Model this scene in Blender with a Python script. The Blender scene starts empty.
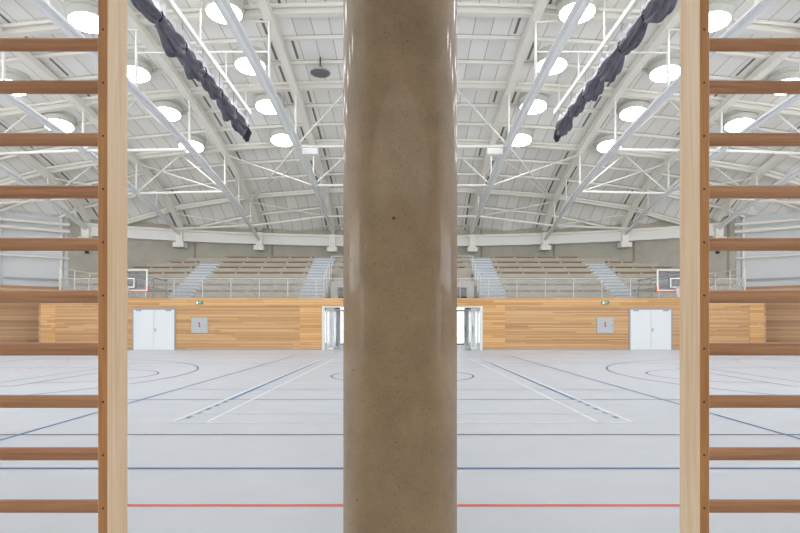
import bpy, math, random
from mathutils import Vector, Matrix
random.seed(7)
S = bpy.context.scene
COL = S.collection
PI = math.pi
CZ = 1.305            # eye height

# ------------------------------------------------ camera, sky, exposure
cd = bpy.data.cameras.new('camera')
cam = bpy.data.objects.new('camera', cd); COL.objects.link(cam)
cam.location = (0, 0, CZ); cam.rotation_euler = (PI/2, 0, 0)
cd.lens = 23.985; cd.sensor_width = 36.0
cd.shift_x = -0.0029; cd.shift_y = 0.0731
cd.clip_start = 0.05; cd.clip_end = 500
S.camera = cam
W = bpy.data.worlds.new('overcast_sky'); S.world = W; W.use_nodes = True
bg = W.node_tree.nodes['Background']
bg.inputs[0].default_value = (0.93, 0.96, 1.0, 1); bg.inputs[1].default_value = 4.0
ROOFLIGHT_STRENGTH = 15.0
def area_lamp(name, loc, size, energy, rot=(0, 0, 0), color=(1, 1, 1)):
    l = bpy.data.lights.new(name, 'AREA'); l.shape = 'RECTANGLE'; l.size, l.size_y = size; l.energy = energy; l.color = color
    o = bpy.data.objects.new(name, l); COL.objects.link(o); o.location = loc; o.rotation_euler = rot
    return o
# added fill light under the low gallery, no lamp known there
area_lamp('passage_fill_light', (0, -1.0, 2.72), (7.0, 2.6), 70, color=(1, 0.95, 0.88))
S.view_settings.view_transform = 'Standard'; S.view_settings.look = 'None'
S.view_settings.gamma = 1; S.view_settings.use_curve_mapping = False
S.view_settings.exposure = 0.30
try:
    S.cycles.use_denoising = True; S.cycles.max_bounces = 10; S.cycles.diffuse_bounces = 6
    S.cycles.sample_clamp_indirect = 6.0
except Exception: pass

# ------------------------------------------------ materials
def lin(r, g, b):
    f = lambda c: (c/12.92 if c <= 0.04045 else ((c+0.055)/1.055)**2.4)
    return (f(r/255), f(g/255), f(b/255), 1)
def mat(name, col, rough=0.6, metal=0.0, coat=0.0, spec=0.5, noise=0.0, nscale=8.0, emit=None, estr=0.0, alpha=1.0):
    m = bpy.data.materials.new(name); m.use_nodes = True
    nt = m.node_tree; b = nt.nodes['Principled BSDF']
    c = lin(*col)
    b.inputs['Base Color'].default_value = c; b.inputs['Roughness'].default_value = rough
    b.inputs['Metallic'].default_value = metal; b.inputs['Coat Weight'].default_value = coat
    b.inputs['Specular IOR Level'].default_value = spec
    if noise > 0:
        tc = nt.nodes.new('ShaderNodeTexCoord'); n = nt.nodes.new('ShaderNodeTexNoise')
        n.inputs['Scale'].default_value = nscale; n.inputs['Detail'].default_value = 5
        nt.links.new(tc.outputs['Object'], n.inputs['Vector'])
        r = nt.nodes.new('ShaderNodeValToRGB')
        r.color_ramp.elements[0].position = .3; r.color_ramp.elements[1].position = .7
        r.color_ramp.elements[0].color = tuple(x*(1-noise) for x in c[:3])+(1,)
        r.color_ramp.elements[1].color = tuple(min(1, x*(1+noise)) for x in c[:3])+(1,)
        nt.links.new(n.outputs['Fac'], r.inputs[0]); nt.links.new(r.outputs[0], b.inputs['Base Color'])
    if emit: b.inputs['Emission Color'].default_value = lin(*emit); b.inputs['Emission Strength'].default_value = estr
    b.inputs['Alpha'].default_value = alpha
    return m
def N(nt, t, **kw):
    n = nt.nodes.new(t)
    for k, v in kw.items(): setattr(n, k, v)
    return n
def math_n(nt, op, a, b=None):
    n = nt.nodes.new('ShaderNodeMath'); n.operation = op
    for i, v in enumerate((a, b)):
        if v is None: continue
        if isinstance(v, (int, float)): n.inputs[i].default_value = v
        else: nt.links.new(v, n.inputs[i])
    return n.outputs[0]
def grain_wood(name, light, dark, axis, scale=1.0, rough=0.45, ring=0.5):
    """timber with the grain running along the given object axis"""
    m = bpy.data.materials.new(name); m.use_nodes = True; nt = m.node_tree; b = nt.nodes['Principled BSDF']
    tc = N(nt, 'ShaderNodeTexCoord'); mp = N(nt, 'ShaderNodeMapping')
    s = [26*scale, 26*scale, 26*scale]; s['xyz'.index(axis)] = 1.6*scale
    mp.inputs['Scale'].default_value = s
    nt.links.new(tc.outputs['Object'], mp.inputs['Vector'])
    n = N(nt, 'ShaderNodeTexNoise'); n.inputs['Scale'].default_value = 1.0; n.inputs['Detail'].default_value = 4; n.inputs['Distortion'].default_value = 1.2
    nt.links.new(mp.outputs[0], n.inputs['Vector'])
    mp2 = N(nt, 'ShaderNodeMapping'); s2 = [160*scale]*3; s2['xyz'.index(axis)] = 4*scale; mp2.inputs['Scale'].default_value = s2
    nt.links.new(tc.outputs['Object'], mp2.inputs['Vector'])
    n2 = N(nt, 'ShaderNodeTexNoise'); n2.inputs['Scale'].default_value = 1.0
    nt.links.new(mp2.outputs[0], n2.inputs['Vector'])
    f = math_n(nt, 'ADD', math_n(nt, 'MULTIPLY', n.outputs['Fac'], ring+.2), math_n(nt, 'MULTIPLY', n2.outputs['Fac'], .8-ring))
    r = N(nt, 'ShaderNodeValToRGB'); r.color_ramp.elements[0].position = .36; r.color_ramp.elements[1].position = .62
    r.color_ramp.elements[0].color = lin(*dark); r.color_ramp.elements[1].color = lin(*light)
    nt.links.new(f, r.inputs[0]); nt.links.new(r.outputs[0], b.inputs['Base Color'])
    b.inputs['Roughness'].default_value = rough
    return m
def plank_wood(name, cols, plank=0.064, length=5.5, rough=0.6, along='x'):
    """horizontal boards: each board and board length its own tone"""
    m = bpy.data.materials.new(name); m.use_nodes = True; nt = m.node_tree; b = nt.nodes['Principled BSDF']
    tc = N(nt, 'ShaderNodeTexCoord'); sp = N(nt, 'ShaderNodeSeparateXYZ'); nt.links.new(tc.outputs['Object'], sp.inputs[0])
    row = math_n(nt, 'FLOOR', math_n(nt, 'DIVIDE', sp.outputs['Z'], plank))
    hor = sp.outputs['X'] if along == 'x' else sp.outputs['Y']
    w1 = N(nt, 'ShaderNodeTexWhiteNoise', noise_dimensions='1D'); nt.links.new(row, w1.inputs['W'])
    seg = math_n(nt, 'FLOOR', math_n(nt, 'ADD', math_n(nt, 'DIVIDE', hor, length), math_n(nt, 'MULTIPLY', w1.outputs['Value'], 7.0)))
    cb = N(nt, 'ShaderNodeCombineXYZ'); nt.links.new(row, cb.inputs[0]); nt.links.new(seg, cb.inputs[1])
    w2 = N(nt, 'ShaderNodeTexWhiteNoise', noise_dimensions='2D'); nt.links.new(cb.outputs[0], w2.inputs['Vector'])
    mp = N(nt, 'ShaderNodeMapping'); mp.inputs['Scale'].default_value = (1.2, 1.2, 40); nt.links.new(tc.outputs['Object'], mp.inputs['Vector'])
    n = N(nt, 'ShaderNodeTexNoise'); n.inputs['Scale'].default_value = 1.0; n.inputs['Detail'].default_value = 4; nt.links.new(mp.outputs[0], n.inputs['Vector'])
    f = math_n(nt, 'ADD', math_n(nt, 'MULTIPLY', w2.outputs['Value'], .6), math_n(nt, 'MULTIPLY', n.outputs['Fac'], .4))
    r = N(nt, 'ShaderNodeValToRGB'); e = r.color_ramp.elements
    e[0].position = .12; e[1].position = .88; e[0].color = lin(*cols[0]); e[1].color = lin(*cols[2])
    k = e.new(.5); k.color = lin(*cols[1])
    nt.links.new(f, r.inputs[0])
    # narrow dark joints between boards
    fr = math_n(nt, 'FRACT', math_n(nt, 'DIVIDE', sp.outputs['Z'], plank))
    j = math_n(nt, 'LESS_THAN', fr, 0.09)
    mx = N(nt, 'ShaderNodeMix', data_type='RGBA'); nt.links.new(math_n(nt, 'MULTIPLY', j, .55), mx.inputs['Factor'])
    nt.links.new(r.outputs[0], mx.inputs[6]); mx.inputs[7].default_value = lin(70, 45, 25)
    nt.links.new(mx.outputs[2], b.inputs['Base Color']); b.inputs['Roughness'].default_value = rough
    return m
def concrete(name, col, rough=0.8, joint=0.0, voids=False, coat=0.0, var=.12):
    m = bpy.data.materials.new(name); m.use_nodes = True; nt = m.node_tree; b = nt.nodes['Principled BSDF']
    tc = N(nt, 'ShaderNodeTexCoord'); c = lin(*col)
    n = N(nt, 'ShaderNodeTexNoise'); n.inputs['Scale'].default_value = 1.1 if not voids else 5; n.inputs['Detail'].default_value = 8; n.inputs['Roughness'].default_value = .7
    nt.links.new(tc.outputs['Object'], n.inputs['Vector'])
    r = N(nt, 'ShaderNodeValToRGB'); e = r.color_ramp.elements; e[0].position = .3; e[1].position = .7
    e[0].color = tuple(x*(1-var) for x in c[:3])+(1,); e[1].color = tuple(x*(1+var) for x in c[:3])+(1,)
    nt.links.new(n.outputs['Fac'], r.inputs[0]); out = r.outputs[0]
    def darken(fac, colr):
        mx = N(nt, 'ShaderNodeMix', data_type='RGBA'); nt.links.new(fac, mx.inputs['Factor'])
        nt.links.new(out, mx.inputs[6]); mx.inputs[7].default_value = colr; return mx.outputs[2]
    if joint:
        sp = N(nt, 'ShaderNodeSeparateXYZ'); nt.links.new(tc.outputs['Object'], sp.inputs[0])
        fr = math_n(nt, 'FRACT', math_n(nt, 'DIVIDE', math_n(nt, 'ADD', sp.outputs['X'], 100.6), joint))
        out = darken(math_n(nt, 'MULTIPLY', math_n(nt, 'LESS_THAN', fr, .028), .45), lin(90, 80, 60))
    if voids:
        for sc, thr, fct in ((26, .06, .9), (60, .085, .55), (8, .05, 1.0)):
            v = N(nt, 'ShaderNodeTexVoronoi'); v.inputs['Scale'].default_value = sc; v.inputs['Randomness'].default_value = 1
            nt.links.new(tc.outputs['Object'], v.inputs['Vector'])
            w = N(nt, 'ShaderNodeSeparateColor'); nt.links.new(v.outputs['Color'], w.inputs[0])
            sel = math_n(nt, 'GREATER_THAN', w.outputs[0], .62)
            d = math_n(nt, 'LESS_THAN', v.outputs['Distance'], thr)
            out = darken(math_n(nt, 'MULTIPLY', math_n(nt, 'MULTIPLY', sel, d), fct), lin(58, 42, 28))
        g = N(nt, 'ShaderNodeTexNoise'); g.inputs['Scale'].default_value = 170; nt.links.new(tc.outputs['Object'], g.inputs['Vector'])
        out = darken(math_n(nt, 'MULTIPLY', math_n(nt, 'GREATER_THAN', g.outputs['Fac'], .62), .35), lin(100, 84, 62))
    nt.links.new(out, b.inputs['Base Color'])
    b.inputs['Roughness'].default_value = rough; b.inputs['Coat Weight'].default_value = coat; b.inputs['Coat Roughness'].default_value = .06
    return m
def deck_mat():
    """white roof panels, dark joints every 0.62 m along the slope, open slots beside the truss lines"""
    m = bpy.data.materials.new('white_roof_panels'); m.use_nodes = True; nt = m.node_tree; b = nt.nodes['Principled BSDF']
    tc = N(nt, 'ShaderNodeTexCoord'); sp = N(nt, 'ShaderNodeSeparateXYZ'); nt.links.new(tc.outputs['Object'], sp.inputs[0])
    x = math_n(nt, 'ADD', sp.outputs['X'], 230.0)
    y = math_n(nt, 'ADD', sp.outputs['Y'], 153.333-13.85)
    base = N(nt, 'ShaderNodeMix', data_type='RGBA'); base.inputs[6].default_value = lin(243, 241, 236); base.inputs[7].default_value = lin(228, 226, 220)
    cb = N(nt, 'ShaderNodeCombineXYZ')
    nt.links.new(math_n(nt, 'FLOOR', math_n(nt, 'DIVIDE', x, .6571)), cb.inputs[0]); nt.links.new(math_n(nt, 'FLOOR', math_n(nt, 'DIVIDE', y, 1.5333)), cb.inputs[1])
    w = N(nt, 'ShaderNodeTexWhiteNoise', noise_dimensions='2D'); nt.links.new(cb.outputs[0], w.inputs['Vector']); nt.links.new(w.outputs['Value'], base.inputs['Factor'])
    fx = math_n(nt, 'FRACT', math_n(nt, 'DIVIDE', x, .6571))
    seam = math_n(nt, 'LESS_THAN', fx, .045)
    fy = math_n(nt, 'FRACT', math_n(nt, 'DIVIDE', y, 1.5333))
    seam2 = math_n(nt, 'GREATER_THAN', math_n(nt, 'ABSOLUTE', math_n(nt, 'SUBTRACT', fy, .5)), .445)
    tx = math_n(nt, 'MULTIPLY', math_n(nt, 'FRACT', math_n(nt, 'DIVIDE', x, 4.6)), 4.6)
    ax = math_n(nt, 'SUBTRACT', 2.3, math_n(nt, 'ABSOLUTE', math_n(nt, 'SUBTRACT', tx, 2.3)))
    slot = math_n(nt, 'LESS_THAN', math_n(nt, 'ABSOLUTE', math_n(nt, 'SUBTRACT', ax, .42)), .05)
    rnd = math_n(nt, 'GREATER_THAN', w.outputs['Value'], .3)
    slot = math_n(nt, 'MULTIPLY', math_n(nt, 'MULTIPLY', slot, rnd), math_n(nt, 'LESS_THAN', math_n(nt, 'ABSOLUTE', math_n(nt, 'SUBTRACT', fy, .5)), .40))
    m1 = N(nt, 'ShaderNodeMix', data_type='RGBA'); nt.links.new(math_n(nt, 'MULTIPLY', math_n(nt, 'MAXIMUM', seam, math_n(nt, 'MULTIPLY', seam2, .5)), .6), m1.inputs['Factor'])
    nt.links.new(base.outputs[2], m1.inputs[6]); m1.inputs[7].default_value = lin(120, 116, 108)
    m2 = N(nt, 'ShaderNodeMix', data_type='RGBA'); nt.links.new(math_n(nt, 'MULTIPLY', slot, .85), m2.inputs['Factor'])
    nt.links.new(m1.outputs[2], m2.inputs[6]); m2.inputs[7].default_value = lin(78, 70, 64)
    nt.links.new(m2.outputs[2], b.inputs['Base Color']); b.inputs['Roughness'].default_value = .7
    return m
def sheer(name, col, opacity, rough=.3):
    m = bpy.data.materials.new(name); m.use_nodes = True; nt = m.node_tree
    b = nt.nodes['Principled BSDF']; b.inputs['Base Color'].default_value = lin(*col); b.inputs['Roughness'].default_value = rough
    t = N(nt, 'ShaderNodeBsdfTransparent'); mx = N(nt, 'ShaderNodeMixShader'); mx.inputs[0].default_value = opacity
    nt.links.new(t.outputs[0], mx.inputs[1]); nt.links.new(b.outputs[0], mx.inputs[2])
    nt.links.new(mx.outputs[0], nt.nodes['Material Output'].inputs['Surface'])
    return m
M = dict(
    floor=mat('pale_grey_sports_flooring', (204, 208, 215), .42, noise=.025, nscale=2.0),
    white=mat('white_paint', (226, 225, 220), .5),
    steel=mat('white_painted_steel', (222, 220, 213), .45),
    steel_cool=mat('cool_grey_painted_steel', (222, 224, 225), .4),
    purlin=mat('off_white_purlin_paint', (232, 228, 218), .55),
    deck=deck_mat(),
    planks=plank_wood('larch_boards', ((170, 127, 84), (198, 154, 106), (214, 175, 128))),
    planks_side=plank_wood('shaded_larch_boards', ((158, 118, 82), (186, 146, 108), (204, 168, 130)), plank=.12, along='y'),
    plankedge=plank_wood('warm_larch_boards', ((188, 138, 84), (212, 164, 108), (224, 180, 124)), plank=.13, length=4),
    concrete=concrete('fair_faced_concrete', (172, 167, 154), joint=4.6),
    concrete_plain=concrete('smooth_concrete', (186, 182, 172)),
    tier=concrete('tier_concrete', (184, 177, 162)),
    stair=concrete('pale_blue_grey_stair_concrete', (206, 211, 216), var=.04),
    column=concrete('sealed_brown_concrete', (150, 128, 99), rough=.5, voids=True, coat=.36, var=.24),
    bench=grain_wood('weathered_bench_timber', (170, 161, 144), (150, 138, 120), 'x', .2),
    gap_shade=mat('brown_seat_gap_shade', (146, 114, 84), .7),  # stands for the shadow gap under the bench seats
    stairnose=mat('grey_stair_nosing', (168, 172, 176), .6),
    dark=mat('unlit_doorway_dark', (22, 20, 20), .8),
    door=mat('white_door_paint', (222, 226, 228), .45),
    grey=mat('grey_metal', (150, 154, 158), .4, metal=.2),
    panelgrey=mat('light_grey_panel_paint', (178, 182, 184), .45),
    darkgrey=mat('dark_grey_metal', (70, 72, 74), .5),
    speaker=mat('grey_speaker_grille', (104, 108, 106), .7),
    black=mat('black_plastic', (32, 32, 34), .5),
    redlogo=mat('red_sign_print', (196, 60, 50), .5),
    orange=mat('orange_red_steel', (214, 84, 60), .45),
    green=mat('green_exit_sign', (84, 132, 106), .4, emit=(90, 190, 140), estr=.05),
    signwhite=mat('white_sign_pictogram', (235, 240, 235), .5, emit=(235, 240, 235), estr=.2),
    curtain=mat('dark_grey_curtain_cloth', (94, 92, 102), .85, noise=.25, nscale=6),
    strap=mat('black_strap', (44, 42, 50), .8),
    net=sheer('white_netting', (226, 226, 230), .8, .8),
    hoopnet=sheer('white_cord_net', (235, 235, 235), .5, .8),
    railing=mat('galvanised_railing', (208, 208, 203), .5),
    glass=sheer('clear_acrylic', (112, 118, 126), .3, .4),
    doorglass=sheer('door_glass', (228, 236, 240), .42, .3),
    mesh=sheer('fine_wire_mesh', (190, 190, 186), .2, .9),
    curb=mat('grey_green_rooflight_curb', (204, 204, 194), .5),
    diffuser=mat('glowing_white_diffuser', (250, 250, 250), .4, emit=(248, 251, 255), estr=ROOFLIGHT_STRENGTH),
    facade=mat('white_facade_panel', (204, 206, 207), .5),
    upright_shaded=grain_wood('shaded_pine', (200, 148, 98), (176, 122, 76), 'z', 1.0, .5, .4),  # camera-side shade of the uprights put into the colour
    upright=grain_wood('lit_pine', (254, 231, 198), (240, 206, 164), 'z', .9, .45, .5),  # light from the hall put into the upright colour
    rung=grain_wood('beech_rung_timber', (188, 142, 106), (164, 114, 80), 'x', 1.0, .42, .4),
    screw=mat('dark_brass_screw', (92, 56, 30), .5, metal=.3),
    line_red=mat('red_line_paint', (226, 104, 86), .4),
    line_blue=mat('blue_line_paint', (74, 108, 158), .4),
    line_lightblue=mat('bright_blue_line_paint', (70, 130, 180), .4),
    line_black=mat('charcoal_line_paint', (84, 84, 92), .4),
    line_white=mat('white_line_paint', (240, 244, 246), .4),
)

# ------------------------------------------------ mesh helpers
class MB:
    def __init__(s): s.v = []; s.f = []; s.sm = []; s.mi = []
    def add(s, vs, fs, smooth=False, mi=0):
        b = len(s.v); s.v += [tuple(v) for v in vs]
        for f in fs: s.f.append([b+i for i in f]); s.sm.append(smooth); s.mi.append(mi)
        return s
    def box(s, lo, hi, mi=0):
        (a, b, c), (d, e, f) = lo, hi
        vs = [(a, b, c), (d, b, c), (d, e, c), (a, e, c), (a, b, f), (d, b, f), (d, e, f), (a, e, f)]
        return s.add(vs, [(3, 2, 1, 0), (4, 5, 6, 7), (0, 1, 5, 4), (1, 2, 6, 5), (2, 3, 7, 6), (3, 0, 4, 7)], mi=mi)
    def bev(s, lo, hi, c=.005, mi=0):
        """box with chamfered edges (convex hull of inset corner triples)"""
        (x0, y0, z0), (x1, y1, z1) = lo, hi
        vs = []
        idx = {}
        for i, x in enumerate((x0, x1)):
            for j, y in enumerate((y0, y1)):
                for k, z in enumerate((z0, z1)):
                    sx, sy, sz = (1-2*i)*c, (1-2*j)*c, (1-2*k)*c
                    idx[i, j, k] = len(vs)
                    vs += [(x, y+sy, z+sz), (x+sx, y, z+sz), (x+sx, y+sy, z)]
        F = []
        for i in (0, 1): F.append([idx[i, 0, 0], idx[i, 1, 0], idx[i, 1, 1], idx[i, 0, 1]])
        for j in (0, 1): F.append([idx[0, j, 0]+1, idx[1, j, 0]+1, idx[1, j, 1]+1, idx[0, j, 1]+1])
        for k in (0, 1): F.append([idx[0, 0, k]+2, idx[1, 0, k]+2, idx[1, 1, k]+2, idx[0, 1, k]+2])
        for i in (0, 1):
            for j in (0, 1): F.append([idx[i, j, 0], idx[i, j, 0]+1, idx[i, j, 1]+1, idx[i, j, 1]])
        for i in (0, 1):
            for k in (0, 1): F.append([idx[i, 0, k], idx[i, 0, k]+2, idx[i, 1, k]+2, idx[i, 1, k]])
        for j in (0, 1):
            for k in (0, 1): F.append([idx[0, j, k]+1, idx[0, j, k]+2, idx[1, j, k]+2, idx[1, j, k]+1])
        for q in idx.values(): F.append([q, q+1, q+2])
        return s.add(vs, F, mi=mi)
    def sweep(s, pts, r, n=8, ry=None, caps=True, up=Vector((0, 0, 1)), square=False, mi=0, rs=None):
        """tube (or rectangular bar when square) along a polyline"""
        pts = [Vector(p) for p in pts]; ry = ry or r; rings = []
        m = len(pts)
        for i, p in enumerate(pts):
            d = (pts[min(i+1, m-1)]-pts[max(i-1, 0)]).normalized()
            u = up if abs(d.dot(up)) < .98 else Vector((1, 0, 0))
            a = d.cross(u).normalized(); b = a.cross(d).normalized(); k = rs[i] if rs else 1
            if square: ring = [p+a*r*sx*k+b*ry*sy*k for sx, sy in ((-1, -1), (1, -1), (1, 1), (-1, 1))]
            else: ring = [p+a*r*k*math.cos(2*PI*t/n)+b*ry*k*math.sin(2*PI*t/n) for t in range(n)]
            rings.append(ring)
        q = 4 if square else n
        vs = [v for g in rings for v in g]; fs = []
        for i in range(m-1):
            for t in range(q): fs.append((i*q+t, i*q+(t+1) % q, (i+1)*q+(t+1) % q, (i+1)*q+t))
        s.add(vs, fs, not square, mi)
        if caps:
            s.add(rings[0], [tuple(range(q))[::-1]], False, mi); s.add(rings[-1], [tuple(range(q))], False, mi)
        return s
    def lathe(s, prof, c=(0, 0, 0), n=32, smooth=True, mi=0, mtx=None):
        vs = []
        for r, z in prof:
            for t in range(n):
                v = Vector((r*math.cos(2*PI*t/n), r*math.sin(2*PI*t/n), z))
                if mtx: v = mtx @ v
                vs.append(v+Vector(c))
        fs = [(i*n+t, i*n+(t+1) % n, (i+1)*n+(t+1) % n, (i+1)*n+t) for i in range(len(prof)-1) for t in range(n)]
        return s.add(vs, fs, smooth, mi)
    def build(s, name, m, parent=None, kind=None, label=None, loc=None):
        me = bpy.data.meshes.new(name); me.from_pydata(s.v, [], s.f)
        for mm in (m if isinstance(m, (list, tuple)) else [m]): me.materials.append(mm)
        me.polygons.foreach_set('use_smooth', s.sm); me.polygons.foreach_set('material_index', s.mi)
        me.update(); me.validate()
        o = bpy.data.objects.new(name, me); COL.objects.link(o)
        if loc is not None:
            L = Vector(loc)
            for v in me.vertices: v.co -= L
            o.location = L
        if parent:
            o.parent = parent
            if True:
                # builders give world coordinates: take the parent's place away again
                off = Vector((0, 0, 0)); p = parent
                while p: off += p.location; p = p.parent
                for v in me.vertices: v.co -= off
        if kind: o['kind'] = kind
        if label: o['label'] = label
        return o
def thing(name, loc, label, cat, group=None):
    o = bpy.data.objects.new(name, None); COL.objects.link(o); o.location = loc; o.empty_display_size = .2
    o['label'] = label; o['category'] = cat
    if group: o['group'] = group
    return o
def tag(o, label, cat, group=None):
    o['label'] = label; o['category'] = cat
    if group: o['group'] = group
    return o

# ------------------------------------------------ the oval hall
EA, EB, EC = 31.0, 22.0, 13.85      # half axes and centre of the oval
def ell(a, da=0.0): return ((EA+da)*math.cos(a), EC+(EB+da)*math.sin(a))
def tt(x, y): return math.sqrt((x/EA)**2+((y-EC)/EB)**2)
def hroof(x, y):
    t = min(tt(x, y), 1.0)
    return CZ+10.9-4.0*t*t-1.0*t**14
def y_edge(x): return EC+EB*math.sqrt(max(0, 1-(x/EA)**2))
GAL = 2.71                          # height of the gallery
WY = 27.8                           # far board wall
WX = 18.85
TB = 4.6

f = MB().box((-33, -9, -.2), (33, 40, 0)); floor = f.build('floor', M['floor'], kind='structure')

# roof deck
nx, ny = 58, 60
b = MB(); idx = {}
xs = [-32.2+i*1.15 for i in range(57)]; ys = [EC-23+j*.76667 for j in range(61)]
for i, x in enumerate(xs):
    for j, y in enumerate(ys):
        t = tt(x, y); X, Y = x, y
        if t > 1.03: X, Y = x/t*1.03, EC+(y-EC)/t*1.03
        idx[i, j] = len(b.v); b.v.append((X, Y, hroof(X, Y)+.30))
for i in range(56):
    for j in range(60):
        if min(tt(xs[i+a], ys[j+c]) for a in (0, 1) for c in (0, 1)) < 1.03:
            b.f.append([idx[i, j], idx[i, j+1], idx[i+1, j+1], idx[i+1, j]]); b.sm.append(False); b.mi.append(0)
ceil = b.build('ceiling', M['deck'], kind='structure')

def ring_wall(name, a0, a1, z0, z1, m, n=40, thick=.25, da=0.0, parent=None, kind='structure'):
    b = MB(); P = []
    for i in range(n+1):
        a = a0+(a1-a0)*i/n
        P.append((ell(a, da), ell(a, da+thick)))
    vs = []
    for p, q in P: vs += [(p[0], p[1], z0), (q[0], q[1], z0), (q[0], q[1], z1), (p[0], p[1], z1)]
    fs = []
    for i in range(n):
        k = 4*i
        for t in range(4): fs.append((k+t, k+(t+1) % 4, k+4+(t+1) % 4, k+4+t))
    fs += [(0, 1, 2, 3), (4*n+3, 4*n+2, 4*n+1, 4*n)]
    return b.add(vs, fs).build(name, m, parent, kind=kind)
AC = math.acos(19.4/EA)             # where the concrete gives way to the white facade
TOPZ = CZ+6.4
FH = 3.5
# concrete behind the tiers, with the entrance passage left open
AD = math.acos(5.3/EA)
ring_wall('wall_far', AC, AD, 0, TOPZ, M['concrete'])
ring_wall('wall_far', PI-AD, PI-AC, 0, TOPZ, M['concrete'])
ring_wall('wall_far', AD, PI-AD, 2.6, TOPZ, M['concrete'], n=8)
for nm, a0, a1 in (('wall_right', AC-.0, AC-1.55), ('wall_left', PI-AC, PI-AC+1.55)):
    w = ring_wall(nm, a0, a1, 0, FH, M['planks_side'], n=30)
    s = 1 if nm == 'wall_right' else -1
    # white facade above the boards: panels between double mullions; unseen rest open for light
    ring_wall('facade_panel', a0, a0+(a1-a0)*.42, FH, TOPZ, M['facade'], n=30, thick=.12, da=.2, parent=w, kind=None)
    mm = MB(); sill = MB()
    nb = 12
    for k in range(nb+1):
        a = a0+(a1-a0)*(k/nb)
        if k < nb:
            c0, c1 = a+(a1-a0)/nb*.14, a+(a1-a0)/nb*.86
            p, q = ell(c0, .08), ell(c1, .08)
            sill.sweep([(p[0], p[1], FH+.42), (q[0], q[1], FH+.42)], .05, square=True, ry=.045)
        for d in (-.012, .012):
            x, y = ell(a+d, .1); mm.sweep([(x, y, FH), (x, y, TOPZ-.2)], .06, square=True, ry=.06)
    mm.build('facade_mullion', M['white'], w); sill.build('sill_strip', M['grey'], w)
    pts = [ell(a0+(a1-a0)*i/30, -.15) for i in range(31)]
    MB().sweep([(x, y, 5.16) for x, y in pts], .06, n=8).build('transom_tube', M['steel'], w)
    MB().sweep([(ell(a0+(a1-a0)*i/30, -.4)[0], ell(a0+(a1-a0)*i/30, -.4)[1], 6.68) for i in range(31)], .10, n=8).build('eaves_tube', M['purlin'], w)
    MB().sweep([(ell(a0+(a1-a0)*i/30, -.4)[0], ell(a0+(a1-a0)*i/30, -.4)[1], 7.08) for i in range(31)], .09, n=8).build('eaves_tube', M['purlin'], w)
# eaves ring beam
def ring_bar(name, z0, z1, a0, a1, m, d0, d1, n=90):
    return ring_wall(name, a0, a1, z0, z1, m, n=n, thick=d1-d0, da=d0)
AR = math.acos(18.9/EA)
ring_bar('trim_1', CZ+5.22, CZ+5.80, AR, PI-AR, M['white'], -.45, .0)
ring_bar('trim_2', CZ+5.80, CZ+5.92, AR, PI-AR, M['purlin'], -.62, .0)

# far board wall: openings for the two double doors are covered by the door leaves standing proud
b = MB()
OP = 4.2
for sx in (-1, 1):
    x0, x1 = sorted((sx*OP, sx*WX))
    b.box((x0, WY, 0), (x1, WY+.25, GAL-.34))
b.build('wall_back', M['planks'], kind='structure')
b = MB(); b.box((-WX, WY-.025, GAL-.42), (WX, WY+.25, GAL)); b.build('trim_3', M['plankedge'], kind='structure')
for sx in (-1, 1):       # warm boards framing the doors, opening and wall ends
    b = MB()
    for a, c in ((4.2, 5.35), (WX-.75, WX)):
        x0, x1 = sorted((sx*a, sx*c)); b.box((x0, WY-.02, 0), (x1, WY, GAL-.42))
    b.build('trim_4', M['plankedge'], kind='structure')
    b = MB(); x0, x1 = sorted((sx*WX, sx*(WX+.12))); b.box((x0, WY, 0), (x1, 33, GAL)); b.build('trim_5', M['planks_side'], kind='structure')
    b = MB(); x0, x1 = sorted((sx*4.2, sx*WX)); b.box((x0, WY-.03, 0), (x1, WY-.02+.001, .07)); b.build('baseboard_far', M['grey'], kind='structure')

# ------------------------------------------------ tiers
RUN, RISE, Y1, Z1 = .8, .406, 28.8, 3.09
VOID_X, VOID_Y = 4.15, 31.6
NR = 7
b = MB()
for i in range(NR+1):
    y0 = Y1+RUN*(i-1) if i else WY; z = Z1+RISE*(i-1) if i else GAL
    y1 = (Y1+RUN*i) if i < NR else 36
    for sx in (-1, 1):
        xo = WX if i < 4 else min(WX, EA*math.sqrt(max(0, 1-((y0-EC)/EB)**2))+.1)
        x0, x1 = sorted((sx*VOID_X, sx*xo)); b.box((x0, y0, GAL-.4), (x1, y1, z))
    if y0 > VOID_Y-.1: b.box((-VOID_X, y0, z-1.0), (VOID_X, y1, z))
b.build('floor_gallery_tiers', M['tier'], kind='structure')
# concrete sides of the central void and the passage beneath
for sx in (-1, 1):
    b = MB(); x0, x1 = sorted((sx*5.3, sx*5.45))
    b.box((x0, WY+.25, 0), (x1, 35.6, GAL-.4)); b.build('wall_passage', M['concrete_plain'], kind='structure')
b = MB().box((-VOID_X, WY+.25, GAL-.1), (VOID_X, VOID_Y+.2, GAL+.0)).build('ceiling_passage', M['white'], kind='structure')
# upper entrance block with a dark sheet painting the unlit depth of its doorway
b = MB(); by = 29.6
b.box((-3.98, by, GAL), (-3.6, by+1.6, 3.72)); b.box((3.6, by, GAL), (3.98, by+1.6, 3.72)); b.box((-3.6, by, 3.40), (3.6, by+1.6, 3.72))
b.build('wall_entrance_block', M['concrete_plain'], kind='structure')
MB().box((-3.6, by+.15, GAL), (3.6, by+.25, 3.40)).build('door_5', M['dark'], kind='structure')

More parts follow.
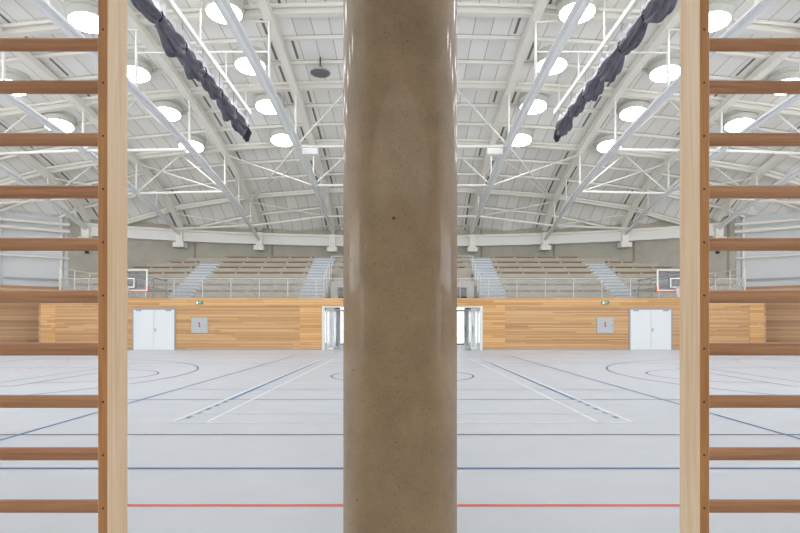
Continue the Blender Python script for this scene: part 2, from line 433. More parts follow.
# stair flights (four): pale steps cut through the tiers
side_name = {-1: 'left', 1: 'right'}
for sx in (-1, 1):
    for cx, w, nm in ((4.9, 1.3, 'inner'), (11.88, 1.2, 'outer')):
        o = thing('stair_flight', (sx*cx, Y1, GAL),
                  f'pale blue-grey concrete stair flight up the {side_name[sx]} tiers, ' + ('the one beside the central opening' if nm == 'inner' else 'the outer one nearer the basketball board'), 'stairs', 'stair flights through the seating tiers')
        for i in range(NR if nm == 'inner' else NR-1):
            y0 = Y1+RUN*i; z = Z1+RISE*i
            xx = sx*cx
            m_ = MB()
            m_.box((xx-w/2, y0-.40, GAL), (xx+w/2, y0+.45, z-RISE*.5+.02)); m_.box((xx-w/2, y0-.01, GAL), (xx+w/2, y0+RUN, z+.02))
            m_.build('step', M['stair'], o)
            MB().box((xx-w/2, y0-.035, z-.05), (xx+w/2, y0-.005, z+.025)).box((xx-w/2, y0-.425, z-RISE*.5-.03), (xx+w/2, y0-.395, z-RISE*.5+.025)).build('nosing', M['stairnose'], o)
# benches
words = ['lowest', 'second', 'third', 'fourth', 'fifth', 'sixth', 'topmost']
for i in range(NR):
    y0 = Y1+RUN*i; z = Z1+RISE*i
    xe = min(WX-.3, EA*math.sqrt(1-((y0+.45-EC)/EB)**2)-.2)
    for sx in (-1, 1):
        for a, c, nm in ((5.65, 11.2, 'between the stairs'), (12.6, xe, 'outside the outer stairs')):
            if c-a < 1: continue
            cxx = sx*(a+c)/2
            o = thing('bench', (cxx, y0+.2, z), f'pale timber bench, {words[i]} row of {side_name[sx]} tiers, {nm}', 'bench', 'timber benches on the tiers')
            x0, x1 = sorted((sx*a, sx*c))
            MB().box((x0, y0-.03, z+.075), (x1, y0+.38, z+.125)).build('seat', M['bench'], o)
            n = max(2, int((c-a)/1.15))
            for k in range(n+1):
                xx = x0+.1+(x1-x0-.2)*k/n; MB().box((xx-.06, y0, z), (xx+.06, y0+.34, z+.075)).build('bracket', M['tier'], o)
            MB().box((x0+.04, y0+.05, z), (x1-.04, y0+.09, z+.075)).build('seat_gap_shade', M['gap_shade'], o)  # brown strip painting the shade between seat and tier
    if y0 > VOID_Y-.1:
        o = thing('bench', (0, y0+.2, z), f'long pale timber bench in the {words[i]} row above the central opening', 'bench', 'timber benches on the tiers')
        MB().box((-3.9, y0-.03, z+.075), (3.9, y0+.38, z+.125)).build('seat', M['bench'], o)
        for k in range(8):
            xx = -3.8+7.6*k/7; MB().box((xx-.06, y0, z), (xx+.06, y0+.34, z+.075)).build('bracket', M['tier'], o)
        MB().box((-3.86, y0+.05, z), (3.86, y0+.09, z+.075)).build('seat_gap_shade', M['gap_shade'], o)

# gallery railing along the edge
for sx in (-1, 1):
    o = thing('gallery_railing', (sx*11, WY+.08, GAL), f'thin white gallery railing with mesh infill above the {side_name[sx]} half of the board wall', 'railing', 'railings along the gallery edge')
    x0, x1 = sorted((sx*.02, sx*17.9))
    MB().sweep([(x0, WY+.08, 3.73), (x1, WY+.08, 3.73)], .022, n=8).build('top_rail', M['railing'], o)
    n = 12
    for k in range(n+1):
        xx = x0+.03+(x1-x0-.06)*k/n
        MB().box((xx-.012, WY+.06, GAL), (xx+.012, WY+.10, 3.72)).build('post', M['railing'], o)
    MB().box((x0+.02, WY+.077, GAL+.06), (x1-.02, WY+.083, 3.68)).build('mesh_infill', M['mesh'], o)
    # rail that climbs beside the inner stair and crosses behind the void
    o = thing('stair_balustrade', (sx*VOID_X, 29, GAL), f'white tube balustrade climbing beside the inner stair on the {side_name[sx]} of the central opening', 'railing', 'balustrades round the central opening')
    X = sx*(VOID_X+.02); k = MB()
    zt = lambda y: 3.85+(y-28.4)*(5.37-3.85)/(31.5-28.4)
    k.sweep([(X, 28.4, GAL), (X, 28.4, 3.85), (X, 31.5, 5.37)] + [(sx*.05, 31.5, 5.37)], .03, n=8)
    k.build('handrail', M['white'], o)
    for yy in (29.4, 30.4, 31.5): MB().box((X-.02, yy-.02, GAL), (X+.02, yy+.02, zt(yy))).build('post', M['white'], o)
    MB().add([(X, 28.42, GAL), (X, 31.48, 4.3), (X, 31.48, 5.33), (X, 28.42, 3.8)], [(0, 1, 2, 3)]).build('mesh_infill', M['mesh'], o)
    # short length of higher railing at the outer end
    o = thing('corner_railing', (sx*17.95, 29.4, GAL), f'short white railing at the {side_name[sx]} end of the gallery beside the facade', 'railing', 'railings at the gallery ends')
    k = MB(); X = sx*17.95
    k.sweep([(X, WY+.1, 4.28), (X, 30.6, 4.28)], .025); k.sweep([(X, WY+.1, 4.0), (X, 30.6, 4.0)], .015); k.sweep([(sx*17.0, 30.6, 4.28), (X, 30.6, 4.28)], .025)
    k.build('top_rail', M['white'], o)
    for yy in (WY+.12, 29.2, 30.6): MB().box((X-.02, yy-.02, GAL), (X+.02, yy+.02, 4.27)).build('post', M['white'], o)

# ------------------------------------------------ central glazed entrance
o = MB()
for sx in (-1, 1):
    o.box((sx*4.12-.07, WY-.02, 0), (sx*4.12+.07, WY+.15, GAL-.42))
o.box((-4.05, WY+.0, GAL-.50), (4.05, WY+.15, GAL-.42))
o.build('trim_6', M['white'], kind='structure')
for sx in (-1, 1):
    sd = side_name[sx]
    for j, (xh, ang, yy) in enumerate(((4.03, 12, WY+.25), (3.95, 35, WY+1.6), (4.3, 90, WY+3.9))):
        wdt = (.42, .62, 1.0)[j]
        o = thing('glass_door', (sx*xh, yy, 0), ['narrow white framed glass door leaf against the %s jamb of the opening', 'white framed glass door ajar just inside the %s of the opening', 'white framed glass door set deep in the passage on the %s'][j] % sd, 'door', 'glass doors of the central entrance')
        a = math.radians(ang); d = Vector((-sx*math.cos(a), math.sin(a), 0))
        P = lambda u, z: Vector((sx*xh, yy, 0))+d*u+Vector((0, 0, z))
        fr = MB(); hh = 2.18
        for u in (.04, wdt-.04): fr.sweep([P(u, .02), P(u, hh)], .045, square=True, ry=.03)
        for z in (.06, hh-.04, ): fr.sweep([P(.0, z), P(wdt, z)], .03, square=True, ry=.055)
        fr.build('door_frame', M['white'], o)
        nrm = Vector((-d.y, d.x, 0))*.004
        g = MB(); q = [P(.08, .1), P(wdt-.08, .1), P(wdt-.08, hh-.09), P(.08, hh-.09)]
        g.add([v-nrm for v in q]+[v+nrm for v in q], [(3, 2, 1, 0), (4, 5, 6, 7), (0, 1, 5, 4), (1, 2, 6, 5), (2, 3, 7, 6), (3, 0, 4, 7)]).build('glass_pane', M['doorglass'], o)
        hd = MB(); hd.sweep([P(wdt-.1, .9)+nrm*12, P(wdt-.1, 1.3)+nrm*12], .015); hd.sweep([P(wdt-.1, .95), P(wdt-.1, .95)+nrm*12], .01); hd.sweep([P(wdt-.1, 1.25), P(wdt-.1, 1.25)+nrm*12], .01)
        hd.build('door_handle', M['darkgrey'], o)
    b = MB(); b.box((sx*3.62-.07, WY+1.9, 0), (sx*3.62+.07, WY+2.05, GAL-.42)); 
    tag(b.build('door_post', M['darkgrey']), f'dark grey steel post just inside the {sd} of the central entrance', 'post', 'posts of the central entrance')
# glazing at the outer end of the passage
b = MB(); oy = 35.2
for k in range(11): xx = -5.2+k*1.04; b.box((xx-.04, oy, 0), (xx+.04, oy+.1, 2.55))
b.box((-5.3, oy, 2.2), (5.3, oy+.1, 2.31)); b.box((-5.3, oy, 0), (5.3, oy+.1, .08))
w = b.build('window_1', M['darkgrey'], kind='structure')
MB().box((-5.3, oy+.045, .08), (5.3, oy+.055, 2.2)).build('pane', M['doorglass'], w)

# ------------------------------------------------ double doors, panels, signs on the board wall
def dbl_door(sx, idxn):
    x0, x1 = sx*12.94-1.06, sx*12.94+1.06; Y = WY-.02
    fr = MB(); fr.box((x0-.07, Y-.03, 0), (x0, Y+.02, 2.17)); fr.box((x1, Y-.03, 0), (x1+.07, Y+.02, 2.17)); fr.box((x0, Y-.03, 2.10), (x1, Y+.02, 2.17))
    root = fr.build('door_%d' % idxn, M['grey'], kind='structure')
    xm = (x0+x1)/2
    for k, (a, c) in enumerate(((x0+.005, xm-.006), (xm+.006, x1-.005))):
        leaf = MB().bev((a, Y-.035, .015), (c, Y+.01, 2.095), .004).build('door_leaf', M['door'], root)
        hx = xm+(-.07 if k == 0 else .07)
        if k == 1: MB().box((hx-.02, Y-.05, .95), (hx+.02, Y-.035, 1.15)).sweep([(hx, Y-.08, 1.06), (hx+.1, Y-.08, 1.06)], .012).sweep([(hx, Y-.04, 1.06), (hx, Y-.08, 1.06)], .012).build('door_handle', M['grey'], leaf)
        cc = a+.28 if k == 0 else c-.28
        MB().bev((cc-.14, Y-.085, 2.03), (cc+.14, Y-.035, 2.09), .005).sweep([(cc, Y-.09, 2.10), (cc+(.22 if k == 0 else -.22), Y-.05, 2.13)], .008).build('door_closer', M['grey'], leaf)
dbl_door(-1, 1); dbl_door(1, 2)
for sx in (-1, 1):
    sd = side_name[sx]; X = sx*10.56; Y = WY
    o = thing('wall_cabinet', (X, Y, 1.29), f'square grey wall cabinet with red sign, on the boards near the {sd} white door', 'cabinet', 'grey cabinets on the board wall')
    MB().bev((X-.43, Y-.06, .885), (X+.43, Y, 1.695), .01).build('cabinet_door', M['panelgrey'], o)
    k = MB(); k.box((X-.05, Y-.065, 1.36), (X+.03, Y-.06, 1.44)); k.box((X-.035, Y-.065, 1.20), (X+.045, Y-.06, 1.28)); k.box((X-.045, Y-.0655, 1.30), (X+.045, Y-.06, 1.335))
    k.build('sign_print', M['redlogo'], o)
    MB().box((X+.33, Y-.08, 1.22), (X+.36, Y-.06, 1.34)).build('handle', M['grey'], o)
    o = thing('exit_sign', (X, Y-.03, 2.48), f'small green running-man exit sign on the top boards above the {sd} grey cabinet', 'sign', 'exit signs on the board wall')
    MB().bev((X-.19, Y-.10, 2.38), (X+.19, Y-.03, 2.56), .008).build('sign_face', M['green'], o)
    k = MB(); yy = Y-.104
    k.box((X-.15, yy, 2.41), (X-.06, yy+.004, 2.53))             # doorway
    k.box((X+.03, yy, 2.455), (X+.06, yy+.004, 2.50)); k.lathe([(.001, 0), (.013, 0)], (X+.05, yy, 2.518), n=10, smooth=False, mtx=Matrix.Rotation(PI/2, 3, 'X'))
    k.sweep([(X+.04, yy+.002, 2.46), (X+.01, yy+.002, 2.435), (X-.01, yy+.002, 2.41)], .007, square=True, ry=.002); k.sweep([(X+.05, yy+.002, 2.46), (X+.08, yy+.002, 2.44), (X+.10, yy+.002, 2.415)], .007, square=True, ry=.002)
    k.sweep([(X+.0, yy+.002, 2.475), (X+.09, yy+.002, 2.49)], .006, square=True, ry=.002)
    k.build('pictogram', M['signwhite'], o)
    # small round covers near the ends of the board wall
    X = sx*(WX-.38)
    MB().lathe([(.001, -.03), (.05, -.03), (.05, 0)], (X+sx*.1, WY-.02, 1.3), n=16, mtx=Matrix.Rotation(-PI/2, 3, 'X')).build('socket_cover', M['panelgrey'], None)
    tag([q for q in COL.objects if q.name.startswith('socket_cover') and 'label' not in q][0], f'small round pale cover on the boards at the {sd} end of the board wall', 'cover', 'round covers on the board wall')

# ------------------------------------------------ basketball boards
for sx in (-1, 1):
    X, Y, Zb = sx*12.75, 24.8, 2.89
    o = thing('basketball_hoop', (X, Y, Zb), f'white framed clear basketball board with orange hoop in front of the {side_name[sx]} tiers', 'basketball hoop', 'basketball boards')
    fr = MB(); t = .055
    for a, c in (((X-.9, Zb), (X-.9+t, Zb+1.0)), ((X+.9-t, Zb), (X+.9, Zb+1.0)), ((X-.9+t, Zb+1.0-t), (X+.9-t, Zb+1.0)), ((X-.9+t, Zb), (X+.9-t, Zb+t))):
        fr.box((a[0], Y-.03, a[1]), (c[0], Y+.03, c[1]))
    fr.build('board_frame', M['white'], o)
    MB().box((X-.85, Y-.008, Zb+.05), (X+.85, Y+.008, Zb+.98)).build('board_glass', M['glass'], o)
    q = MB(); z0, z1 = Zb+.15, Zb+.60
    for a, c in (((X-.295, z0), (X-.245, z1)), ((X+.245, z0), (X+.295, z1)), ((X-.245, z1-.05), (X+.245, z1)), ((X-.245, z0), (X+.245, z0+.05))):
        q.box((a[0], Y-.014, a[1]), (c[0], Y-.008, c[1]))
    q.build('target_square', M['white'], o)
    q = MB()
    q.bev((X-.92, Y-.045, Zb-.05), (X+.92, Y+.045, Zb-.0), .006)
    for s2 in (-1, 1): q.bev((X+s2*.93-.025, Y-.045, Zb-.05), (X+s2*.93+.025, Y+.045, Zb+.22), .006)
    q.build('edge_padding', M['orange'], o)
    rim = MB(); cy = Y-.15-.23
    rim.sweep([(X+.23*math.cos(2*PI*k/24), cy+.23*math.sin(2*PI*k/24), Zb+.12) for k in range(25)], .012, n=6, caps=False)
    rim.box((X-.09, Y-.16, Zb+.07), (X+.09, Y-.015, Zb+.13)); rim.sweep([(X-.09, Y-.05, Zb+.06), (X-.18, cy+.12, Zb+.12)], .01); rim.sweep([(X+.09, Y-.05, Zb+.06), (X+.18, cy+.12, Zb+.12)], .01)
    rim.build('hoop', M['orange'], o)
    MB().lathe([(.225, .115), (.19, -.02), (.15, -.15), (.13, -.30)], (X, cy, Zb), n=16).build('net', M['hoopnet'], o)
    arm = MB()
    for s2 in (-1, 1):
        arm.sweep([(X+s2*.35, Y+.03, Zb+.75), (X+s2*.35, WY+.2, Zb+.75)], .03, n=8)
        arm.sweep([(X+s2*.35, Y+.03, Zb+.25), (X+s2*.35, WY+.2, Zb+.25)], .03, n=8)
        arm.box((X+s2*.35-.035, WY+.17, GAL), (X+s2*.35+.035, WY+.24, Zb+.9))
        arm.sweep([(X+s2*.35, Y+.04, Zb+.1), (X+s2*.35, Y+.04, Zb+.9)], .03, n=8)
    arm.sweep([(X-.35, Y+.05, Zb+.5), (X+.35, Y+.05, Zb+.5)], .03, n=8)
    arm.build('support_arm', M['grey'], o)

# ------------------------------------------------ roof structure
ordw = {0: 'central', 1: 'first', 2: 'second', 3: 'third', 4: 'fourth'}
KL = {0: .0045, 1: .0045, 2: .0062, 3: .0067, 4: .0085}
def hlow(k, y): return CZ+8.1-KL[abs(k)]*(y-EC)**2
for k in range(-4, 5):
    x = k*TB; ye = y_edge(x)-.35; yn = 2*EC-ye
    lab = 'white curved roof truss hidden behind the concrete column, on the centre line of the hall' if k == 0 else f'white curved roof truss, {ordw[abs(k)]} one to the {side_name[1 if k > 0 else -1]} of the concrete column'
    o = thing('roof_truss', (x, EC, hroof(x, EC)), lab, 'truss', 'roof trusses across the hall')
    n = 44; up = [(x, yn+(ye-yn)*i/n, hroof(x, yn+(ye-yn)*i/n)) for i in range(n+1)]
    MB().sweep(up, .15, square=True, ry=.15).build('upper_chord', M['purlin'], o)
    lo = [(x, yn+(ye-yn)*i/n, hlow(k, yn+(ye-yn)*i/n)) for i in range(n+1)]
    MB().sweep(lo, .105, n=12).build('lower_chord', M['steel_cool'], o)
    tr = MB(); s_ = -1 if k > 0 else 1
    mid = [p for p in lo if -3.0 < p[1] < 31.5]
    tr.sweep([(p[0]+s_*.17, p[1], p[2]+.03) for p in mid], .06, square=True, ry=.035)
    tr.sweep([(p[0]-s_*.13, p[1], p[2]+.10) for p in mid], .018, n=6)
    tr.build('cable_tray', M['steel_cool'], o)
    j = -3
    while True:
        y = EC+j*TB; j += 1
        if y > ye-1.2: break
        MB().sweep([(x, y, hlow(k, y)), (x, y, hroof(x, y)-.1)], .05, n=8).build('post', M['steel'], o)
    for jj in (3.5, 4.4):
        y = EC+jj*TB
        if y < ye-.9: MB().sweep([(x, y, hlow(k, y)), (x, y, hroof(x, y)-.1)], .038, n=8).build('post', M['steel'], o)
    for yy, s2 in ((y_edge(x)-.42, 1), (2*EC-y_edge(x)+.42, -1)):
        MB().bev((x-.33, yy-.36, CZ+4.80), (x+.33, yy+.30, CZ+5.12), .015).build('bearing_pad', M['white'], o)
        MB().box((x-.2, yy-.22, CZ+5.12), (x+.2, yy+.2, CZ+5.95)).build('end_post', M['purlin'], o)
# purlins
for j in range(1, 14):
    y = EC+j*TB/3; big = j % 3 == 0
    xm = EA*math.sqrt(1-((y+.1-EC)/EB)**2); xm = min(xm, 24.5)
    if xm < 5: break
    nodes = sorted(set([-xm, xm]+[k*TB for k in range(-5, 6) if abs(k*TB) < xm-.3]))
    pts = [(x, y, hroof(x, y)+(.17 if big else .24)) for x in nodes]
    b = MB().sweep(pts, .13 if big else .06, square=True, ry=.11 if big else .06)
    if big: b.sweep([(p[0], p[1]-.34, p[2]+.04) for p in pts], .03, square=True, ry=.05)
    nn = ['first', 'second', 'third', 'fourth', 'fifth', 'sixth', 'seventh', 'eighth', 'ninth', 'tenth', 'eleventh', 'twelfth', 'thirteenth'][j-1]
    tag(b.build('roof_purlin', M['purlin']), ('thick' if big else 'slim')+f' off-white purlin under the roof panels, {nn} from the crown towards the far wall', 'beam', 'purlins under the roof panels')
# lateral bracing between trusses
rowz = {1: 'nearest', 2: 'second', 3: 'third', 4: 'farthest'}
for k in range(-5, 5):
    xa, xb = k*TB, (k+1)*TB
    inn, out = (k+1, k) if k < 0 else (k, k+1)      # inner truss is nearer the centre
    for j in (1, 2, 3, 4):
        y = EC+j*TB
        if y > y_edge(out*TB)-.8: continue
        ki, ko = inn, max(-4, min(4, out))
        xi, xo = inn*TB, out*TB
        zi, zo = hlow(ki, y), hlow(ko, y)-(0 if abs(out) < 5 else .3)
        b = MB(); sdn = 'left' if k < 0 else 'right'
        where = 'from central to first truss' if inn == 0 else (f'from {ordw[abs(inn)]} to {ordw[abs(out)]} truss' if abs(out) < 5 else 'outside the fourth truss')
        o = thing('cross_brace', (xi, y, zi), f'white tube bracing {where} {sdn} of the column, {rowz[j]} row', 'bracing', 'tube bracing between the trusses')
        xm = (xi+xo)/2
        if j == 1 and abs(inn) != 1: pass
        elif j in (2, 3) and abs(inn) == 1: pass
        elif j == 1:
            MB().sweep([(xi, y, zi+1.45), (xo, y, zo+1.45)], .032).build('tie_tube', M['steel'], o)
        else:
            MB().sweep([(xi, y, zi), (xo, y, zo)], .065).build('tie_tube', M['steel'], o)
        if j in (2, 3) and abs(inn) != 1:
            ap = (xm, y, hroof(xm, y)+.08)
            MB().sweep([(xi, y, zi), ap], .04).build('diagonal', M['steel'], o)
            MB().sweep([(xo, y, zo), ap], .04).build('diagonal', M['steel'], o)
        if j in (3, 4) and inn != 0:
            MB().sweep([(xi, y+.1, zi), (xo, y+.1, hroof(xo, y)-.1)], .035).build('diagonal', M['steel'], o)
        if j == 2 and abs(inn) == 1:
            MB().sweep([(xi, y, zi), (xo, y+2*TB, hroof(xo, y+2*TB)-.1)], .035).build('diagonal', M['steel'], o)
        if j == 3 and abs(out) in (2, 4) and y+TB < y_edge(xo)-1:
            MB().sweep([(xi, y, hroof(xi, y)-.1), (xo, y+TB, hroof(xo, y+TB)-.1)], .04).build('diagonal', M['steel'], o)
        if j == 1:
            MB().sweep([(xi, y, hroof(xi, y)-.15), (xm, y-.0, hroof(xm, y)+.1)], .04).build('diagonal', M['steel'], o)
# equipment boxes on the bracing
for sx in (-1, 1):
    tag(MB().bev((sx*3.95-.34, 22.7, CZ+7.28), (sx*3.95+.34, 23.05, CZ+7.55), .02).build('junction_box', M['white']),
        f'white box fixed to the bracing tube beside the first truss on the {side_name[sx]}', 'junction box', 'white boxes on the bracing')

# ------------------------------------------------ round rooflights
rl_rows = [5.9, 10.42, 15.2]; rl_y = [17.95, 21.05, 24.0, 26.8]
def slope_mtx(x, y):
    e = .2; n = Vector((-(hroof(x+e, y)-hroof(x-e, y))/(2*e), -(hroof(x, y+e)-hroof(x, y-e))/(2*e), 1)).normalized()
    return Vector((0, 0, 1)).rotation_difference(n).to_matrix()
proto = None
def rooflight(x, y, label):
    global proto
    R = slope_mtx(x, y); loc = Vector((x, y, hroof(x, y)+.32))
    if proto is None:
        r = thing('round_rooflight', loc, label, 'rooflight', 'round rooflights')
        c = MB().lathe([(.70, .02), (.70, -.06), (.65, -.07), (.65, -.20), (.67, -.21), (.67, -.25), (.63, -.26), (.63, -.46), (.575, -.46), (.575, -.38)], n=40)
        def local(b, name, m):
            o = b.build(name, m); o.parent = r; return o
        local(c, 'curb', M['curb'])
        local(MB().lathe([(.001, -.49), (.3, -.484), (.50, -.468), (.585, -.45), (.60, -.42)], n=40), 'diffuser', M['diffuser'])
        proto = r
    else:
        r = proto.copy(); COL.objects.link(r); r['label'] = label; r.location = loc
        for ch in proto.children:
            c = ch.copy(); COL.objects.link(c); c.parent = r
    r.rotation_mode = 'QUATERNION'; r.rotation_quaternion = R.to_quaternion()
rn = {0: 'inner row', 1: 'middle row', 2: 'outer row'}
yn_ = ['second', 'third', 'fourth', 'last']
for sx in (-1, 1):
    for i, rx in enumerate(rl_rows):
        for j, y in enumerate([7.0, 10.4, 13.8]+rl_y):
            if i == 2 and (y > 25): continue
            jj = j-3
            if jj >= 0: w_ = ['front', 'second', 'third', 'farthest'][jj] + ' one seen'
            else: w_ = ['third', 'second', 'first'][j]+' one overhead, out of view'
            rooflight(sx*rx*(1.018 if sx < 0 else 1), y, f'glowing round rooflight on the {side_name[sx]}, {rn[i]}, {w_}')

# ------------------------------------------------ round grey ceiling loudspeaker
x, y = -3.28, 21.3; z = CZ+253/533*y
o = thing('ceiling_loudspeaker', (x, y, z), 'round grey loudspeaker hung from the roof between the column and the left rooflights', 'loudspeaker')
MB().lathe([(.001, .06), (.30, .06), (.40, .02), (.42, -.02), (.42, -.05), (.39, -.05)], (x, y, z), n=36).build('housing', M['panelgrey'], o)
MB().lathe([(.001, -.09), (.2, -.08), (.39, -.05), (.40, -.0)], (x, y, z), n=36).build('grille', M['speaker'], o)
MB().sweep([(x, y, z+.05), (x, y, hroof(x, y)+.3)], .03).lathe([(.001, .14), (.09, .14), (.09, .06)], (x, y, z), n=16).build('hanger', M['darkgrey'], o)

# ------------------------------------------------ rolled divider curtains
for sx in (-1, 1):
    X = sx*6.67; ys0, ye0 = 4.8, 22.7; nseg = 11; L = (ye0-ys0)/nseg
    o = thing('divider_curtain', (X, 13.8, CZ+8.3), f'dark grey gathered divider curtain hung in scallops under its white rail on the {side_name[sx]}', 'curtain', 'rolled divider curtains')
    b = MB(); rings = []; nA = 44; per = 16
    rr = random.Random(3+sx)
    ph = [rr.random()*6 for _ in range(4)]
    for i in range(nseg*per+1):
        u = i/per; fr_ = u-math.floor(u); y = ye0-u*L
        env = math.sin(PI*fr_)**.6 if 0 < fr_ < 1 else 0
        big = 1+.25*math.sin(u*2.1+ph[0])
        zc = CZ+8.46-.24*env*big
        ra = .08+.12*env*big; rb = .10+.19*env*big
        ring = []
        for a in range(nA):
            th = 2*PI*a/nA
            w_ = 1+.20*math.sin(4*th+3*math.sin(u*1.3+ph[1])+2.2*math.cos(PI*fr_))+.19*math.sin(9*th+ph[2]+4*fr_)
            ring.append((X+ra*w_*math.cos(th), y, zc+rb*w_*math.sin(th)))
        rings.append(ring)
    vs = [v for g in rings for v in g]
    fs = [(i*nA+t, i*nA+(t+1) % nA, (i+1)*nA+(t+1) % nA, (i+1)*nA+t) for i in range(len(rings)-1) for t in range(nA)]
    b.add(vs, fs, True); b.add(rings[0], [tuple(range(nA))]); b.add(rings[-1], [tuple(range(nA))[::-1]])
    b.build('curtain_bundle', M['curtain'], o)
    for q in range(nseg+1):
        y = ye0-q*L
        MB().sweep([(X+.13*math.cos(2*PI*k/14), y, CZ+8.46+.17*math.sin(2*PI*k/14)) for k in range(15)], .022, n=6, caps=False).sweep([(X, y, CZ+8.6), (X, y, CZ+9.2)], .008).build('strap', M['strap'], o)
    # tail end bunched below the last strap
    MB().sweep([(X, ye0, CZ+8.45), (X+.03, ye0+.12, CZ+8.25), (X-.04, ye0+.2, CZ+8.02), (X, ye0+.28, CZ+7.92)], .16, n=10, rs=[.7, 1.2, .9, .5]).build('curtain_tail', M['strap'], o)
    # white netting gathered on top
    nt_ = MB(); P = []
    for i in range(240+1):
        y = ye0+.2-(ye0-ys0)*i/240; u = (ye0-y)/L; fr_ = u-math.floor(u)
        zz = CZ+8.55-.12*math.sin(PI*fr_)+.03*math.sin(i*1.7)
        P.append((X+.05*math.sin(i*2.4)*.6+.04*math.sin(i*.9), y, zz, .34+.06*math.sin(i*1.1+2)))
    vs = []
    for p in P: vs += [(p[0]-.05, p[1], p[2]), (p[0]+.04, p[1], p[2]+p[3])]
    nt_.add(vs, [(2*i, 2*i+1, 2*i+3, 2*i+2) for i in range(240)], True)
    vs = []
    for p in P: vs += [(p[0]+.08, p[1], p[2]), (p[0]-.03, p[1], p[2]+p[3]*.8)]
    nt_.add(vs, [(2*i, 2*i+1, 2*i+3, 2*i+2) for i in range(240)], True)
    nt_.build('netting', M['net'], o)
    rl = MB().sweep([(X, ys0-.5, CZ+9.28), (X, ye0+.6, CZ+9.28)], .055, square=True, ry=.075)
    for q in range(8):
        y = ys0+q*(ye0-ys0)/7
        rl.sweep([(X, y, CZ+9.3), (X, y, hroof(X, y)+.3)], .03, n=6); rl.box((X-.09, y-.06, CZ+9.15), (X+.09, y+.06, CZ+9.2))
    rl.build('rail', M['steel'], o)

# small black fittings on the concrete beside the facade
for sx in (-1, 1):
    a = math.acos(18.55/EA); X, Y = ell(a if sx > 0 else PI-a, -.02); z = CZ+4.35
    o = thing('wall_spotlight', (X, Y, z), f'small black spotlight on the concrete wall beside the {side_name[sx]} facade', 'spotlight', 'spotlights on the concrete wall')
    MB().sweep([(X, Y-.06, z+.28), (X, Y-.12, z)], .022).box((X-.05, Y-.1, z+.2), (X+.05, Y+.0, z+.32)).build('bracket', M['black'], o)
    MB().lathe([(.001, .10), (.07, .10), (.12, -.06), (.001, -.08)], (X, Y-.14, z-.08), n=16).build('lamp_head', M['black'], o)

# ------------------------------------------------ court markings (parts of the floor)
LZ = .002
def strip(b, p, q, w=.05, z=LZ):
    p, q = Vector((p[0], p[1], z)), Vector((q[0], q[1], z)); d = (q-p).normalized(); n = Vector((-d.y, d.x, 0))*w/2
    b.add([p-n, q-n, q+n, p+n], [(0, 1, 2, 3)])
def arc(b, c, r, a0, a1, w=.05, n=64, z=LZ):
    vs = []
    for i in range(n+1):
        a = a0+(a1-a0)*i/n; vs += [(c[0]+(r-w/2)*math.cos(a), c[1]+(r-w/2)*math.sin(a), z), (c[0]+(r+w/2)*math.cos(a), c[1]+(r+w/2)*math.sin(a), z)]
    b.add(vs, [(2*i, 2*i+1, 2*i+3, 2*i+2) for i in range(n)])
def rect(b, x0, x1, y0, y1, w=.05, z=LZ):
    strip(b, (x0-w/2, y0), (x1+w/2, y0), w, z); strip(b, (x0-w/2, y1), (x1+w/2, y1), w, z); strip(b, (x0, y0), (x0, y1), w, z); strip(b, (x1, y0), (x1, y1), w, z)
C0 = EC
b = MB(); rect(b, -20, 20, C0-10, C0+10, z=.0022)
for s in (-1, 1):
    gx = s*20
    base = PI if s > 0 else 0
    for rad, dash in ((6, False), (9, True)):
        for s2 in (-1, 1):
            a0 = base; a1 = base+(PI/2)*(-s2 if s > 0 else s2)*1.0
            cc = (gx, C0+s2*1.5)
            if not dash: arc(b, cc, rad, a0, a1, z=.0022)
            else:
                for q in range(24):
                    arc(b, cc, rad, a0+(a1-a0)*q/24, a0+(a1-a0)*(q+.5)/24, n=3, z=.0022)
        if not dash: strip(b, (gx-s*rad, C0-1.5), (gx-s*rad, C0+1.5), z=.0022)
b.build('handball_lines', M['line_red'], floor)
b = MB(); rect(b, -14, 14, C0-7.5, C0+7.5, z=.0026); strip(b, (0, C0-7.5), (0, C0+7.5), z=.0026); arc(b, (0, C0), 1.8, 0, 2*PI, z=.0026)
for s in (-1, 1):
    hx = s*12.425; a = math.acos((12.425-10.985)/6.75)*0
    th = math.asin(6.6/6.75)
    arc(b, (hx, C0), 6.75, (PI if s > 0 else 0)-th, (PI if s > 0 else 0)+th, z=.0026, n=96, w=.055)
    xs_ = hx-s*6.75*math.cos(th)
    for s2 in (-1, 1): strip(b, (xs_, C0+s2*6.6), (s*14, C0+s2*6.6), z=.0026); strip(b, (s*8.2, C0+s2*2.45), (s*14, C0+s2*2.45), z=.0026)
    strip(b, (s*8.2, C0-2.45), (s*8.2, C0+2.45), z=.0026); arc(b, (s*8.2, C0), 1.8, PI/2 if s > 0 else -PI/2, (PI/2 if s > 0 else -PI/2)+PI, z=.0026, n=48)
b.build('basketball_lines', M['line_black'], floor)
b = MB(); rect(b, -4.5, 4.5, C0-9, C0+9, z=.003); rect(b, -9, 9, C0-4.5, C0+4.5, z=.003, w=.045)
for s in (-3, 3): strip(b, (-4.5, C0+s), (4.5, C0+s), z=.003, w=.03)
b.build('volleyball_lines', M['line_blue'], floor)
b = MB()
for s in (-1, 1):
    strip(b, (s*2.97, C0-4.5), (s*2.97, C0+4.5), .06, .0034)
    for q in range(5):
        for e in (-1, 1):
            y0 = C0+e*(4.5+.2+q*.38); strip(b, (s*2.97, y0), (s*2.97, y0+e*.17), .06, .0034)
b.build('attack_lines', M['line_lightblue'], floor)
b = MB(); rect(b, -3.05, 3.05, C0-6.7, C0+6.7, .055, .0038); strip(b, (-2.59, C0-6.7), (-2.59, C0+6.7), .055, .0038); strip(b, (2.59, C0-6.7), (2.59, C0+6.7), .055, .0038)
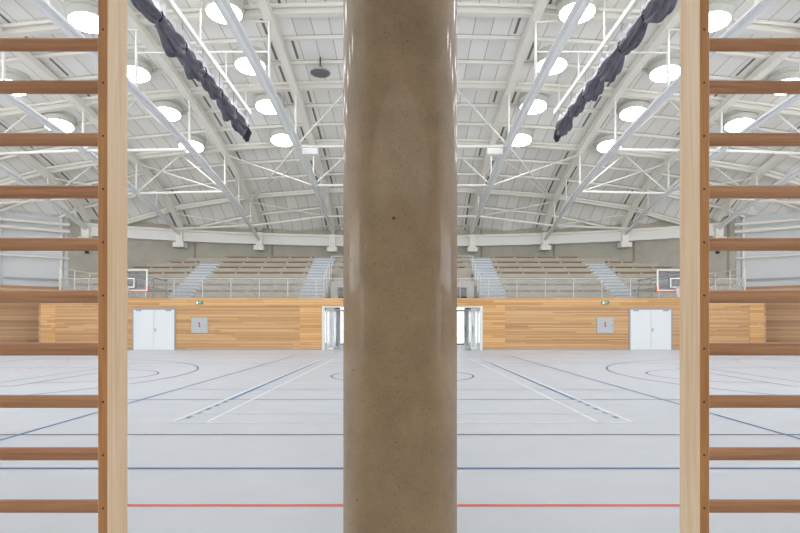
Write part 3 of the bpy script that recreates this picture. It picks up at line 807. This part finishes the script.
for y in (C0-5.94, C0+5.94, C0-1.98, C0+1.98): strip(b, (-3.05, y), (3.05, y), .04, .0038)
b.build('badminton_lines', M['line_white'], floor)

# the markings lie a touch nearer and wider than the nominal sizes
for o in floor.children:
    for v in o.data.vertices: v.co.x *= 1.0116; v.co.y = .9911*(v.co.y+.04)

# ------------------------------------------------ near side: low gallery over the photographer, wall above left open for sky light
MB().box((-14, -3.2, 2.76), (14, 1.30, 3.05)).build('ceiling_low_gallery', M['concrete_plain'], kind='structure')
MB().box((-14, -3.2, 0), (14, -3.0, 2.76)).build('wall_near', M['concrete_plain'], kind='structure')

# ------------------------------------------------ round concrete column
R = .2033; b = MB()
b.lathe([(R, 0), (R, 2), (R, 5), (R, 8), (R, hroof(0, 1.9)-.1)], (-.0075, 1.915, 0), n=128)
tag(b.build('concrete_column', M['column'], loc=(-.0075, 1.915, 0)), 'thick round polished brown concrete column in the middle of the view', 'column')

# ------------------------------------------------ wall bars
PIT = .147; RZ0 = 1.3845
for sx in (-1, 1):
    xi = -.8125 if sx < 0 else .8200
    xo = xi+sx*.90
    o = thing('wall_bars', ((xi+xo)/2, 1.52, 0), f'wooden wall bars with pine uprights, coloured as lit, at the {side_name[sx]} edge of the view', 'wall bars', 'wall bars either side of the column')
    for q, x in enumerate((xi, xo-sx*.03)):
        x0, x1 = sorted((x, x+sx*.03))
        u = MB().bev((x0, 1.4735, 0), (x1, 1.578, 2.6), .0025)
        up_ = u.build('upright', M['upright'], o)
        MB().box((x0+.0026, 1.4722, .002), (x1-.0026, 1.4734, 2.598)).build('back_edge', M['upright_shaded'], up_, label='narrow back edge with shade put into its brown')
        sc = MB()
        for k in range(-8, 7):
            z = RZ0+.002+PIT*k
            sc.lathe([(.0001, -.0012), (.0028, -.0010), (.0032, 0)], ((x0+x1)/2+sx*-.001, 1.4722, z), n=12, mtx=Matrix.Rotation(-PI/2, 3, 'X'))
        sc.build('screw', M['screw'], up_)
    for k in range(-8, 6):
        z = RZ0+PIT*k; y = 1.497 if k < 5 else 1.550
        xa, xb = sorted((xi+sx*.012, xo-sx*.012))
        nA = 20; vs = []
        b = MB(); m_ = MB()
        pts = [(xa, y, z), (xb, y, z)]
        b.sweep(pts, .0145, n=24, ry=.0185)
        b.build('rung', M['rung'], o)
